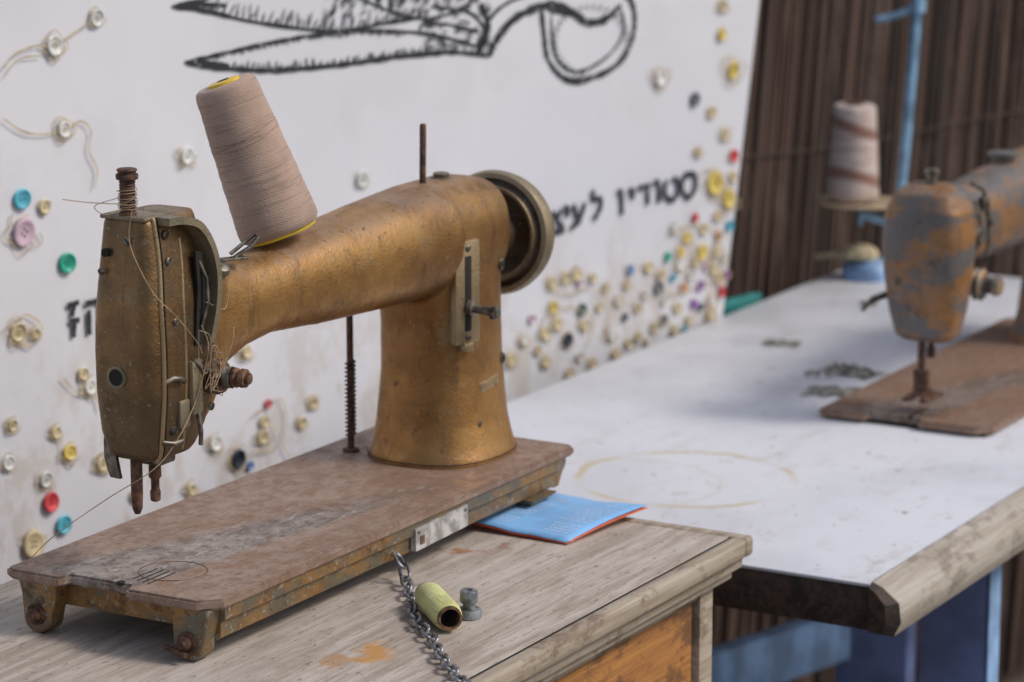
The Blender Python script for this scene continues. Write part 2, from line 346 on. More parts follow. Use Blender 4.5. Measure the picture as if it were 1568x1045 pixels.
# ------------------------------------------------------------------ buttons
BT="80,70,15,w 145,27,13,w 95,198,13,w 283,238,13,w 552,274,12,w 31,304,16,c 65,316,10,e 33,355,22,l 100,402,16,g 25,508,16,e 52,510,8,e 16,650,9,e 83,661,9,e 104,692,13,y 10,708,12,w 67,733,12,w 75,768,16,r 95,802,15,c 48,832,20,e 153,710,11,e 135,592,12,w 125,572,9,e 327,678,11,w 362,702,14,k 380,712,7,b 408,618,7,r 402,645,8,e 400,668,10,e 460,645,8,e 477,615,8,e 374,538,10,e 362,528,8,w 290,748,9,e 205,757,9,e 863,425,9,e 880,420,8,e 885,433,6,l 905,425,8,e 842,432,8,e 845,470,9,y 889,474,9,d 867,520,11,k 850,495,9,e 812,488,8,l 893,497,7,e 832,510,9,e 933,512,8,w 963,413,8,b 958,435,6,e 955,485,7,a 975,470,7,e 985,450,6,w 1006,441,10,a 1015,488,7,a 990,408,8,e 1020,393,8,g 1038,405,8,w 1055,420,7,w 1070,437,9,p 1073,385,12,y 1090,410,8,e 1103,446,9,r 1085,480,8,e 1088,460,7,w 1060,465,8,p 1052,490,6,e 1030,505,8,e 1045,440,6,o 1095,385,7,e 1115,345,8,c 1062,333,8,r 1050,362,9,y 1030,350,8,w 1075,350,8,e 1092,280,17,y 1113,303,14,y 1121,238,9,r 1120,270,8,e 1087,172,8,e 1108,205,8,e 1120,107,15,y 1103,53,9,y 1105,8,8,e 1062,152,10,a 1008,119,12,w 1067,232,6,e 780,550,9,e 905,555,7,e 833,553,7,e 870,570,6,e 1035,470,6,e 1015,460,6,w 940,540,6,e 975,515,6,e 990,520,6,w 1100,425,7,e 1078,408,6,l 1107,395,6,w 1040,385,7,y 1098,360,7,o 1010,420,6,e 925,440,6,e 945,460,6,w 915,470,6,e 1000,500,6,e 1070,470,6,a 1097,330,6,e 800,520,7,w 822,535,6,e 960,525,6,e 1045,505,6,c 885,545,6,w 1062,402,6,e 1110,420,6,p 1028,425,6,c"
keys=list(BC); mats=[BM[k] for k in keys]+[M_dark]
g=G(); gl=G()
for q in BT.split():
    u,v,r,k=q.split(','); x,z,s=wall(float(u),float(v)); R=float(r)*s*random.uniform(.95,1.12); mi=keys.index(k)
    th=.0022+R*.12; tilt=Vector((random.uniform(-.12,.12),random.uniform(-.12,.12),random.uniform(-.12,.12)))
    dn=(-WN+tilt).normalized(); p=W(x,z,.0008)
    g.lathe(p,dn,[(0,R*.8),(th*.5,R),(th,R*.97),(th*1.15,R*.86),(th*1.0,R*.72),(th*.72,R*.6),(th*.70,R*.02)],28,mi)
    q1=dn.cross(Vector((0,0,1))).normalized(); q2=dn.cross(q1); rot=random.uniform(0,1.5); nh=random.choice([2,4,4])
    for j in range(nh):
        a=rot+j*2*math.pi/nh; c=p+dn*(th*.72)+(q1*math.cos(a)+q2*math.sin(a))*R*.24
        g.lathe(c,dn,[(0,R*.085),(.0003,R*.085)],10,len(keys))
    if k in 'eyw' or random.random()<.35:
        n=random.choice([1,2,2]); U,V=float(u),float(v)
        for j in range(n):
            rr=float(r)*(1.15+.35*j); ph=random.uniform(0,6); m=random.choice([3,4,5])
            pts=[(U+rr*(.95+.16*math.sin(m*a+ph))*math.cos(a)*.85,V+rr*(.95+.16*math.sin(m*a+ph))*math.sin(a)) for a in [i*2*math.pi/26 for i in range(random.choice([27,22,18]))]]
            ribbon(gl,pts,1.9,noff(),jit=.5,sm=1,taper=False)
g.make('sewing_buttons',mats,None,40)
for pts in [[(0,105),(20,82),(50,70),(78,70),(110,50),(140,30)],[(0,180),(30,200),(60,205),(95,198),(120,185),(135,200),(132,230),(145,260),(140,290)],[(380,640),(400,625),(425,610),(435,640),(430,680),(440,700)],[(90,575),(115,600),(140,600),(150,630)],
  [(20,500),(35,480),(60,500),(45,530),(20,520)],[(820,520),(835,480),(870,470),(905,490),(895,530)],[(1020,360),(1050,345),(1090,350),(1110,400)],[(380,690),(400,690),(425,680),(415,650)],[(140,700),(160,695),(165,720),(148,722)],[(0,120),(25,90),(60,85)],[(840,440),(870,450),(900,440),(930,470),(925,510)],[(1000,440),(1030,450),(1060,440),(1090,430)]]:
    ribbon(gl,pts,2.4,noff(),jit=.4)
gl.make('button_vine_drawing',M_glue,None,0)
# ------------------------------------------------------------------ reed fence
t=NT('reed_stalks'); at=t.n.new('ShaderNodeAttribute'); at.attribute_name='rc'
col=t.mix(at.outputs['Fac'],(.024,.014,.010),(.125,.072,.050)); col=t.mix(t.mul(t.ramp(t.noise(16,5,.7,t.map(scale=(2,2,.4))),.51,.64),.45),col,(.19,.13,.10))
t.set('Base Color',col); t.set('Roughness',.7); M_reed=t.m
g=G(); rc=[]
fa=math.radians(-15); FD=Vector((math.cos(fa),math.sin(fa),0)); FN=Vector((-FD.y,FD.x,0)); F0=Vector((1.0,.72,0))
x=0
while x<4.2:
    r=random.uniform(.003,.006); sh=.10+random.uniform(-.012,.012)
    p=F0+FD*x+FN*random.uniform(-.004,.004)
    n0=len(g.v); zz=[-.8,-.5,-.2,.0,.2,.45,.8,1.2]
    g.tube([p+FD*(sh*z+random.uniform(-.002,.002))+FN*random.uniform(-.002,.002)+Vector((0,0,z)) for z in zz],r,6)
    c=random.random()**1.2; rc+=[c]*(len(g.v)-n0); x+=r*1.65
n0=len(g.v)
g.add([F0+FN*.008+Vector((0,0,-.82)),F0+FD*4.4+FN*.008+Vector((0,0,-.82)),F0+FD*4.4+FN*.008+Vector((0,0,1.2)),F0+FN*.008+Vector((0,0,1.2))],[(0,1,2,3)])
for z in [-.55,-.25,.02,.30,.6,.9]:
    g.tube([F0+FD*(i*.1+.1*z)-FN*.008+Vector((0,0,z+.004*math.sin(i))) for i in range(42)],.0012,5)
rc+=[.35]*(len(g.v)-n0)
o=g.make('reed_fence',M_reed,None,60)
a=o.data.attributes.new('rc','FLOAT','POINT'); a.data.foreach_set('value',rc)
g=G(); g.bbox((0,0,0),(.085,.012,.020),.002,0,Matrix.Translation((1.50,.355,-.112))@Matrix.Rotation(-.2,4,'Z')); g.make('painted_batten',M_teal)
# ------------------------------------------------------------------ wooden table
T1=empty('wooden_table')
g=G(); g.bbox((-1.3,-.158,-.047),(.468,.25,-.0450),.0006); g.make('tabletop_veneer',M_wood1,T1,30)
g=G(); g.box((-1.3,-.160,-.0480),(.470,.252,-.0458)); g.make('veneer_groove',M_dark,T1,0)
g=G()
g.bbox((-1.3,-.1725,-.061),(.470,-.1590,-.0452),.003,0,None,3); g.bbox((.4700,-.1725,-.061),(.4835,.265,-.0452),.003,0,None,3)
g.bbox((-1.3,-.1660,-.071),(.478,.258,-.0605),.002); g.bbox((-1.3,-.160,-.0795),(.472,.25,-.0705),.002)
g.make('edge_moulding',M_edge1,T1,40)
g=G(); g.bbox((-1.25,-.146,-.36),(.430,-.135,-.079),.001); g.bbox((-1.25,.22,-.36),(.43,.23,-.079),.001); g.bbox((.442,-.135,-.36),(.452,.23,-.079),.001); g.make('drawer_panel',M_orange,T1,30)
g=G(); 
for x in (-1.27,.432):
    for y in (-.152,.21): g.bbox((x,y,-.82),(x+.023,y+.03,-.079),.002)
g.bbox((-1.25,-.150,-.088),(.432,-.137,-.079),.001)
g.make('frame_and_legs',M_edge1,T1,30)
# ------------------------------------------------------------------ white work table
T2=empty('white_work_table')
X0,X1,Y0,Y1,Z=.575,1.86,-.244,.335,-.10
g=G(); g.bbox((X0,Y0+.012,Z-.003),(X1,Y1,Z),.0008); g.make('laminate_top',M_white,T2,30)
g=G(); g.bbox((X0+.002,Y0+.012,Z-.040),(X1-.002,Y1-.002,Z-.0035),.002)
pr=[(Y0+.0115,Z+.001),(Y0+.002,Z-.003),(Y0-.012,Z-.014),(Y0-.014,Z-.030),(Y0-.008,Z-.042),(Y0+.0115,Z-.042)]
g.loft([[Vector((X0-.004,Y0+(y-Y0)*.6+.004,Z-.020+(z-Z+.020)*.85)) for y,z in pr],[Vector((X0+.004,y,z)) for y,z in pr]])
g.make('plywood_core',M_darkwood,T2,30)
g=G(); g.prism([(X0+.0045,y,z) for y,z in pr],(X1-X0,0,0)); g.make('front_edge_strip',M_edge2,T2,50)
g=G(); g.box((X0+.01,Y0+.0108,Z),(X1,Y0+.0128,Z+.0006)); g.make('edge_seam',M_dark,T2,0)
g=G()
for (x,y) in [(.925,-.20),(1.70,-.20),(.9,.20),(1.7,.22),(1.30,.030)]:
    g.bbox((x,y,-.82),(x+.026,y+.066,-.141),.002)
g.make('legs',M_blue2,T2,30)
g=G()
p0=Vector((1.05,.25,-.43)); p1=Vector((1.80,.25,-.53)); d=(p1-p0); M=Matrix.Translation(p0)@d.to_track_quat('X','Z').to_matrix().to_4x4()
g.bbox((0,-.012,-.03),(d.length,.012,.03),.002,0,M)
g.bbox((.924,-.2030,-.82),(.952,-.2005,-.142),.001)  # pale sheet over the leg front paints in its lit face
g.make('brace_and_lit_leg_face',M_blue,T2,30)
# ------------------------------------------------------------------ sewing machines
def hexscrew(g,p,d,r,h,mi=0,mdark=1):
    d=Vector(d).normalized(); g.lathe(p,d,[(0,r),(h*.6,r),(h,r*.8)],16,mi)
    q=d.orthogonal().normalized(); w=d.cross(q); c=Vector(p)+d*(h+.0001)
    a=q*r*.75; b=w*r*.14; e=d*.0002
    g.prism([c-a-b,c+a-b,c+a+b,c-a+b],e,mdark)
def remesh(g,name,mat,parent,vox=.0018,it=9):
    o=mk(name+'_src',g.v,g.f,mat,None,0)
    m=o.modifiers.new('r','REMESH'); m.mode='VOXEL'; m.voxel_size=vox; m.use_smooth_shade=True
    s=o.modifiers.new('s','SMOOTH'); s.factor=.5; s.iterations=it
    dg=bpy.context.evaluated_depsgraph_get(); me=bpy.data.meshes.new_from_object(o.evaluated_get(dg)); me.name=name
    bpy.data.objects.remove(o)
    for p in me.polygons: p.use_smooth=True
    if not me.materials: me.materials.append(mat)
    return link(bpy.data.objects.new(name,me),parent)
def machine(loc,second=False):
    E=empty('sewing_machine',loc)
    MB=M_bronze2 if second else M_bronze
    bed=M_bed2 if second else M_bed
    out=[(.014,0),(.505,0),(.510,.006),(.510,.172),(.505,.178),(.004,.178),(0,.172),(0,.130),(.010,.126),(.010,.076),(0,.072),(.001,.014)]
    bm=bmesh.new(); vs=[bm.verts.new((x,y,-.0075)) for x,y in out]; f=bm.faces.new(vs); r=bmesh.ops.extrude_face_region(bm,geom=[f])
    for v in r['geom']:
        if isinstance(v,bmesh.types.BMVert): v.co.z=0
    bmesh.ops.recalc_face_normals(bm,faces=bm.faces)
    bmesh.ops.bevel(bm,geom=[e for e in bm.edges if abs(e.verts[0].co.z-e.verts[1].co.z)<1e-5],offset=.0018,segments=2,affect='EDGES')
    g=G(); g.addbm(bm); g.make('bed_plate',bed,E,40)
    if not second:
        g=G()
        prof=[(.0025,-.0070),(.0025,-.016),(.006,-.0185),(.0065,-.029),(.010,-.0315),(.018,-.0315),(.018,-.0070)]
        for sgn in (0,1):
            pp=[((y if not sgn else .178-y),z) for y,z in prof]
            xs=[(.018,0),(.488,0),(.500,.004),(.504,.010)]
            g.loft([[Vector((x,y+(dy if not sgn else -dy),z)) for y,z in pp] for x,dy in xs])
        pp=[(.5075,-.007),(.506,-.016),(.500,-.022),(.494,-.0315),(.486,-.0315),(.486,-.007)]
        g.loft([[Vector((x,y,z)) for x,z in pp] for y in (.008,.170)])
        g.box((.020,.02,-.026),(.028,.158,-.0072))
        g.make('bed_skirt',M_skirt,E,40)
        g=G()
        for yc in (.153,.024):
            pl=[]
            for k in range(13):
                a=math.pi+math.pi*k/12; pl.append((yc+.012*math.cos(a),-.034+.011*math.sin(a)))
            pl=[(yc-.018,-.007),(yc-.016,-.018)]+pl+[(yc+.013,-.018),(yc+.016,-.007)]
            g.prism([Vector((.004,y,z)) for y,z in pl],(.016,0,0))
        for y in (.012,.150):
            g.loft([[Vector((x,yy,z)) for x,yy in [(.438+s,y-.012+s),(.472-s,y-.012+s),(.472-s,y+.012-s),(.438+s,y+.012-s)]] for z,s in [(-.030,-.003),(-.036,.004),(-.0455,.007)]])
        remesh(g,'feet_and_lugs',M_skirt,E,.0012,3)
        g=G()
        for yc in (.153,.024):
            g.lathe((.004,yc,-.031),(-1,0,0),[(0,.0075),(.002,.0075),(.002,.005),(.006,.005),(.007,.004)],20)
            hexscrew(g,(-.0025,yc,-.031),(-1,0,0),.0035,.002,0,0)
        g.cyl((.001,.040,-.036),(-.004,.020,-.038),.002)
        g.make('hinge_bolts',M_rust,E,40)
        g=G(); g.prism([(.262,.0008,-.0115),(.338,.0008,-.0095),(.338,.0008,-.0265),(.262,.0008,-.0285)],(0,.0045,0)); 
        g.prism([(.268,.0003,-.018),(.274,.0003,-.018),(.274,.0003,-.0245),(.268,.0003,-.0245)],(0,.0004,0),1)
        hexscrew(g,(.266,.0008,-.0145),(0,-1,0),.0013,.0006,1,1); hexscrew(g,(.334,.0008,-.0130),(0,-1,0),.0013,.0006,1,1)
        g.make('serial_label',[M_label,M_rustlight],E,30)
    g=G()
    n=30
    g.tube([(.052+.024*math.cos(2*math.pi*k/n),.070+.024*math.sin(2*math.pi*k/n),.0000) for k in range(n)],.0005,6,0,True)
    for i in range(4): g.bbox((.018+i*.0015,.066+i*.0055,-.0003),(.050+i*.0005,.0672+i*.0055,.0003),.0002,1)
    g.lathe((.012,.085,-.001),(0,0,1),[(0,.003),(.0015,.003),(.002,.002)],14,1)
    g.make('needle_plate',[M_rustlight,M_dark],E,40)
    # ---- cast body
    g=G(); S=lambda z,cx,ax,ay,n=2.8,cy=.085: sring('z',z,cx,cy,ax,ay,n)
    A=lambda x,zc,hz,hy,n=2.5: sring('x',x,.085,zc,hy,hz,n)
    if second:
        g.loft([S(-.002,.440,.062,.056,2.4),S(.012,.440,.0585,.052,2.4),S(.03,.440,.054,.047,2.5),S(.07,.441,.050,.0425),S(.12,.442,.049,.041),S(.19,.446,.050,.040,3)])
        g.loft([A(.08,.175,.040,.032),A(.12,.174,.038,.032),A(.2,.174,.043,.035),A(.3,.177,.045,.038),A(.40,.178,.046,.042),A(.47,.178,.045,.042),A(.49,.177,.040,.036),A(.502,.176,.028,.025)])
        hs=[(.070,.052,.018,.024),(.076,.050,.024,.030),(.10,.049,.029,.036),(.14,.047,.034,.041),(.175,.047,.036,.042),(.20,.048,.035,.040),(.216,.050,.029,.032),(.223,.052,.018,.022)]
        g.loft([S(z,cx,ax,ay,3.4) for z,cx,ax,ay in hs])
        remesh(g,'cast_body',MB,E,.002,8)
    else:
        g.loft([S(-.002,.440,.062,.056,2.4),S(.002,.440,.062,.056,2.4),S(.012,.440,.0585,.052,2.4),S(.03,.440,.0545,.047,2.6),S(.07,.440,.050,.0425,2.8),S(.11,.439,.050,.0415,2.8),S(.14,.437,.053,.0410,2.8),S(.165,.432,.062,.0410,2.8),S(.19,.44,.058,.040,3)])
        g.loft([A(.10,.168,.046,.024),A(.125,.170,.038,.025),A(.145,.172,.032,.026),A(.18,.174,.0295,.0275),A(.25,.1755,.036,.033),A(.33,.177,.041,.038),A(.40,.178,.044,.0415,2.6),A(.46,.178,.0445,.042,2.6),A(.485,.177,.041,.037),A(.499,.175,.032,.028)])
        g.loft([S(.090,.070,.012,.018,4),S(.11,.082,.022,.021,4),S(.14,.092,.030,.0235,4),S(.17,.098,.036,.0245,3),S(.20,.09,.03,.024,3)])
        remesh(g,'cast_body',MB,E,.0018,22)
        g=G()
        hs=[(.083,.052,.024,.018),(.088,.052,.028,.0215),(.102,.054,.034,.0255),(.13,.0575,.040,.028),(.16,.058,.0405,.0285),(.19,.057,.038,.0275),(.22,.056,.034,.0245),(.248,.055,.031,.021),(.252,.055,.0295,.0195)]
        g.loft([S(z,cx,ax,ay,5.) for z,cx,ax,ay in hs])
        remesh(g,'head_casting',M_bronze_head,E,.0014,6)
        def rib(x0,inset):
            return [Vector((x0+(0.003 if z>.2 or z<.1 else 0),.085-ay+inset,z)) for z,cx,ax,ay in hs]
        g=G(); g.tube(catmull(rib(.0330,.0004),4),.0007,6); g.make('face_plate_seam',M_dark,E,40)
        g=G(); g.tube(catmull(rib(.0300,.0010),4),.0018,8); g.tube(catmull(rib(.0545,.0006),4)[4:-6],.0014,8); g.make('face_plate_ribs',M_bronze,E,60)
        g=G(); g.tube(sring('z',.0030,.440,.085,.0612,.0552,2.4),.0006,5,0,True); g.make('pillar_base_joint',M_dark,E,60)
    # ---- handwheel
    g=G()
    P=[(-.016,.010),(-.016,.014),(-.010,.018),(-.008,.021),(-.007,.032),(-.009,.0345),(-.014,.0365),(-.015,.0395),(-.011,.0415),(-.010,.0445),(-.013,.0465),(-.012,.0505),(-.005,.0525),(.004,.0505),(.008,.046),(.006,.040),(.010,.026),(.018,.022),(.024,.020),(.026,.008)]
    g.lathe((.530,.085,.165),(1,0.06,-.05),[(h,r*.98) for h,r in P],64)
    g.lathe((.49,.085,.164),(1,0,0),[(0,.012),(.03,.012)],24)
    g.make('handwheel',M_bronze_wheel if not second else MB,E,50)
    g=G()
    if not second:
        g.lathe((.033,.085,.044),(0,0,1),[(0,.0020),(.004,.0036),(.012,.0040),(.014,.0042),(.050,.0042)],16)
        g.lathe((.054,.085,.048),(0,0,1),[(0,.0022),(.001,.0036),(.007,.0038),(.009,.0030),(.016,.0030),(.018,.0046),(.030,.0042),(.032,.0035),(.045,.0035)],16)
    else:
        g.lathe((.036,.085,.038),(0,0,1),[(0,.0030),(.014,.0040),(.045,.0040)],14); g.lathe((.060,.085,.05),(0,0,1),[(0,.003),(.001,.0045),(.010,.0045),(.011,.003),(.03,.003)],14)
        g.loft([[Vector((x,y,z)) for x,y in [(.036-a,.078),(.036+b,.078),(.036+b,.092),(.036-a,.092)]] for z,a,b in [(.0165,.008,.018),(.020,.004,.014),(.026,.001,.006),(.042,.003,.004)]])
        g.bbox((.020,.071,.0125),(.062,.080,.0165),.001); g.bbox((.020,.090,.0125),(.056,.098,.0165),.001)
    g.make('needle_and_presser_bars',M_rust,E,40)
    if second:
        g=G()
        g.lathe((.050,.085,.221),(0,0,1),[(0,.0075),(.004,.0075),(.004,.005),(.012,.005),(.012,.007),(.016,.007),(.017,.005)],20)
        g.lathe((.078,.055,.196),(0,-1,.1),[(0,.008),(.004,.008),(.004,.006),(.007,.006)],20)
        g.bbox((.088,.046,.195),(.106,.053,.207),.002,0); g.tube([(.09,.05,.2),(.1,.046,.19),(.103,.044,.178)],.0025,8)
        g.lathe((.085,.053,.168),(0,-1,0),[(0,.010),(.004,.010),(.005,.007),(.008,.007)],20)
        g.tube([(.05,.118,.115),(.03,.135,.108),(.02,.142,.098)],[.004,.0035,.002],8)
        for p in [(.014,.085,.10),(.013,.105,.13),(.0115,.068,.15)]: g.lathe(p,(-1,0,0),[(0,.003),(.0015,.003),(.002,.002)],14)
        g.make('fittings',M_steel,E,40)
        g=G(); g.lathe((.085,.052,.122),(0,-1,0),[(0,.014),(.002,.016),(.004,.013),(.006,.012),(.008,.016),(.010,.014),(.012,.008),(.020,.008),(.021,.010),(.027,.009),(.028,.006)],24)
        g.make('tension_knob',M_bronze2,E,40)
        g=G(); g.tube([(.075,.054,.222),(.095,.050,.214),(.102,.047,.195),(.103,.045,.165),(.098,.046,.14)],.0022,8); g.make('tube_guard',M_steel,E,40)
        g=G(); g.lathe((.24,.085,.217),(0,0,1),[(0,.012),(.006,.012),(.008,.016),(.012,.016),(.013,.010)],24); g.make('oil_cap',M_bronze2,E,40)
        g=G(); g.lathe((.0150,.082,.196),(-1,0,.15),[(0,.005),(.002,.005)],16); g.make('oil_hole',[M_dark],E,40)
        return E
    # ---- machine 1 details
    g=G(); P=[(0,.0062),(.002,.0062)]
    for i in range(11): P+=[(.003+i*.0019,.0050),(.0038+i*.0019,.0057)]
    P+=[(.024,.0052),(.025,.0075),(.0275,.0078),(.0285,.0075),(.0285,.0062),(.030,.0062),(.031,.0072),(.0315,.0070),(.0322,.0060)]
    g.lathe((.031,.085,.253),(0,0,1),P,24); g.make('pressure_adjusting_screw',M_rust,E,40)
    g=G(); g.bbox((.024,.066,.2505),(.050,.104,.2535),.0012); g.lathe((.062,.085,.2505),(0,0,1),[(0,.009),(.002,.009),(.003,.007)],6); g.make('top_cap',M_bronze_dark,E,40)
    g=G()
    def sc(p,d,r=.0032,h=.0015): hexscrew(g,p,d,r,h,0,1)
    sc((.0235,.0800,.237),(-1,0,0)); sc((.0240,.073,.098),(-1,0,-.2)); sc((.0195,.100,.215),(-1,0,0),.0025)
    sc((.042,.0625,.240),(0,-1,0)); sc((.042,.0605,.222),(0,-1,0),.003); sc((.042,.0605,.104),(0,-1,0),.0035,.003); sc((.044,.0575,.18),(0,-1,0),.0026)
    sc((.088,.0605,.112),(0,-1,0))
    g.make('face_plate_screws',[M_steel,M_dark],E,40)
    g=G()
    g.lathe((.0188,.088,.143),(-1,0,0),[(0,.0058),(.0018,.0058)],22)
    g.lathe((.0218,.097,.228),(-1,0,0),[(0,.003),(.0022,.003)],14)
    g.prism([(.066,.0570,.226),(.074,.0570,.224),(.078,.0570,.200),(.073,.0570,.160),(.064,.0570,.160),(.068,.0570,.200)],(0,-.002,0))
    g.make('face_openings',M_dark,E,30)
    g=G(); g.lathe((.0182,.088,.143),(-1,0,0),[(0,.0058),(.0016,.0058),(.0022,.0066),(.0016,.0078),(0,.0082)],24,0,False); g.make('opening_rim',M_bronze_dark,E,40)
    g=G(); arc=catmull([(.036,.0575,.250),(.052,.0555,.249),(.068,.0535,.243),(.080,.052,.226),(.085,.0515,.205),(.083,.052,.182),(.078,.054,.160)],6)
    rings=[]
    for i,p in enumerate(arc):
        tn=(arc[min(i+1,len(arc)-1)]-arc[max(i-1,0)]).normalized(); nn=Vector((-tn.z,0,tn.x)).normalized()*(-1)
        w=.0026; dpt=.011; rings.append([p+nn*w+Vector((0,-.003,0)),p-nn*w+Vector((0,-.003,0)),p-nn*w+Vector((0,dpt,0)),p+nn*w+Vector((0,dpt,0))])
    g.loft(rings); g.make('takeup_guard',M_bronze_dark,E,30)
    g=G(); g.tube([(.071,.056,.218),(.074,.052,.206),(.074,.051,.19),(.070,.054,.172)],.0013,8)
    g.tube([(.031,.0575,.140),(.036,.054,.1425),(.043,.053,.141),(.049,.0545,.138)],.0020,8)
    g.tube([(.060,.055,.150),(.068,.052,.144),(.075,.050,.140)],.0016,8)
    g.tube([(.030,.060,.098),(.036,.055,.0965),(.044,.054,.097)],.0022,8)
    g.make('takeup_lever_and_guides',M_steel,E,50)
    g=G(); g.bbox((.058,.0535,.112),(.070,.060,.150),.0015); g.bbox((.046,.0560,.104),(.058,.061,.124),.0015); g.make('guide_blocks',M_bronze_dark,E,40)
    g=G(); c=(.086,.060,.134)
    g.lathe(c,(.12,-1,.02),[(0,.012),(.003,.0125),(.004,.010),(.0055,.0095),(.0065,.0125),(.0075,.0128),(.008,.009),(.0095,.0085),(.0105,.0115),(.0115,.011),(.012,.005),(.019,.005),(.0195,.0065),(.022,.007),(.0225,.0055),(.025,.0055),(.0255,.0068),(.029,.0065),(.0295,.004),(.032,.004)],28)
    g.make('tension_discs',M_rustlight,E,40)
    g=G(); co=[]
    for i in range(60):
        a=i*.55; h=.012+i*.00012; co.append(Vector(c)+Vector((.12,-1,.02)).normalized()*h+Vector((math.cos(a),0.12*math.cos(a),math.sin(a)))*.0072)
    g.tube(co,.0007,5); g.tube([(.066,.056,.115),(.064,.052,.100),(.066,.054,.090)],.0017,7); g.make('tension_spring',M_steel,E,40)
    g=G(); g.loft([[Vector((.026,.098+a,z)),Vector((.029,.098+a,z)),Vector((.030,.106+b,z)),Vector((.027,.106+b,z))] for z,a,b in [(.105,-.001,.0),(.095,.0,.002),(.083,-.001,.002),(.073,-.003,-.001),(.069,-.004,-.003)]])
    g.bbox((.040,.070,.077),(.060,.090,.088),.003); g.make('lower_guard',M_steel,E,40)
    g=G(); g.bbox((-.006,-.004,-.001),(.016,.004,.001),.0008,0,Matrix.Translation((.122,.070,.2095))@Matrix.Rotation(-.5,4,'Z'))
    g.tube([(.128,.066,.2105),(.140,.060,.217),(.146,.058,.223),(.147,.062,.224),(.140,.066,.219),(.13,.071,.212)],.0015,8)
    g.lathe((.112,.068,.203),(-.1,-.4,1),[(0,.0075),(.004,.007),(.006,.004)],18); g.make('thread_guide',M_steel,E,40)
    MP=Matrix.Translation((.4105,.0450,.139))@Matrix.Rotation(math.radians(-14),4,'Z')
    g=G(); g.bbox((-.0135,-.0025,-.041),(.0135,.010,.041),.0012,0,MP); g.bbox((-.006,-.0045,-.047),(.005,.004,-.040),.001,0,MP); g.make('stitch_plate',M_bronze,E,40)
    g=G(); g.bbox((-.0036,-.0029,-.031),(.0036,-.001,.029),.0005,0,MP); g.make('stitch_slot',M_dark,E,40)
    g=G(); hexscrew(g,MP@Vector((0,-.0025,.035)),(-.25,-1,0),.0028,.001,0,1); hexscrew(g,MP@Vector((0,-.0025,-.036)),(-.25,-1,0),.0028,.001,0,1)
    for p in [(.468,.0478,.152),(.468,.0470,.075),(.424,.0418,.030)]:
        g.lathe(p,(0.12,-1,0),[(0,.0048),(.0022,.0048),(.0026,.004)],16,0); g.lathe((p[0],p[1]-.0026,p[2]),(0.12,-1,0),[(0,.0028),(.0003,.0028)],12,1)
    g.make('pillar_screws',[M_steel,M_dark],E,40)
    g=G(); g.lathe((.411,.043,.127),(.1,-1,-.1),[(0,.0062),(.004,.0062),(.005,.0035),(.020,.0035),(.0205,.0058),(.024,.0062),(.0245,.0045),(.026,.004)],18); g.make('stitch_lever_knob',M_steel,E,40)
    g=G(); g.bbox((-.014,-.0004,-.0042),(.016,.002,.0042),.0008,0,Matrix.Translation((.440,.0414,.060))@Matrix.Rotation(-.12,4,'Y')); g.lathe((.429,.0415,.0613),(0,-1,0),[(0,.0025),(.001,.002)],12); g.lathe((.452,.0415,.0585),(0,-1,0),[(0,.0025),(.001,.002)],12); g.make('small_nameplate',M_bronze,E,40)
    g=G(); g.lathe((.412,.085,.2195),(.02,.0,1),[(0,.0042),(.002,.0042),(.003,.0026),(.048,.0026),(.049,.0018)],14); g.make('spool_pin',M_rust,E,40)
    g=G(); g.lathe((.440,.085,.2200),(0,0,1),[(0,.0085),(.0025,.0085),(.003,.0065),(.006,.0065),(.0065,.0055)],22); g.lathe((.38,.075,.2165),(0,0,1),[(0,.005),(.002,.005),(.0025,.003)],18); g.make('oil_caps',M_bronze_dark,E,40)
    g=G(); g.tube(sring('x',.241,.085,.1752,.0318,.0347,2.5),.0006,5,0,True); g.make('thread_around_arm',M_line,E,40)
    g=G(); g.cyl((.402,.148,.0),(.402,.148,.165),.0028,12); sp=[]
    for i in range(190):
        a=i*.6; sp.append((.402+.0040*math.cos(a),.148+.0040*math.sin(a),.012+i*.00033))
    g.tube(sp,.0008,5); g.lathe((.402,.148,-.001),(0,0,1),[(0,.007),(.003,.007),(.004,.004)],16); g.make('knee_lift_rod',M_rust,E,40)
    g=G()
    def th(pts,r=.00035,k=8): g.tube(catmull(pts,k),r,5)
    random.seed(3)
    coil=[]
    for i in range(60): a=i*.75; coil.append((.031+.0064*math.cos(a)*random.uniform(.95,1.15),.085+.0064*math.sin(a)*random.uniform(.95,1.15),.256+i*.00026+random.uniform(-.001,.001)))
    g.tube(coil,.0003,5)
    th([(.024,.080,.262),(.008,.10,.264),(-.005,.112,.267)]); th([(.024,.085,.258),(.012,.09,.256),(.008,.095,.262),(.016,.08,.268)],.0003)
    th([(.026,.078,.258),(.020,.0755,.235),(.020,.058,.205),(.040,.0535,.185),(.060,.0505,.163),(.064,.050,.155)])
    th([(.064,.050,.175),(.069,.048,.160),(.066,.0505,.140),(.058,.053,.120),(.040,.054,.100),(.020,.060,.082),(.005,.09,.06),(-.015,.12,.035),(-.02,.14,.015)])
    th([(.061,.050,.172),(.072,.049,.166),(.074,.050,.150),(.068,.050,.140),(.062,.051,.152),(.061,.050,.172)],.0003)
    th([(.075,.050,.155),(.085,.045,.150),(.078,.046,.138),(.070,.048,.130),(.082,.044,.126),(.090,.043,.135)],.0003)
    th([(.088,.05,.14),(.10,.05,.155),(.11,.055,.165)],.0003); th([(.07,.05,.19),(.10,.055,.18),(.115,.062,.20),(.117,.064,.21)],.0003)
    for i in range(8):
        p=Vector((.077,.046,.144)); pts=[p+Vector((random.uniform(-.014,.012),random.uniform(-.004,.003),random.uniform(-.02,.018))) for _ in range(4)]; th(pts,.00025,6)
    g.make('tangled_threads',M_line,E,60)
    return E
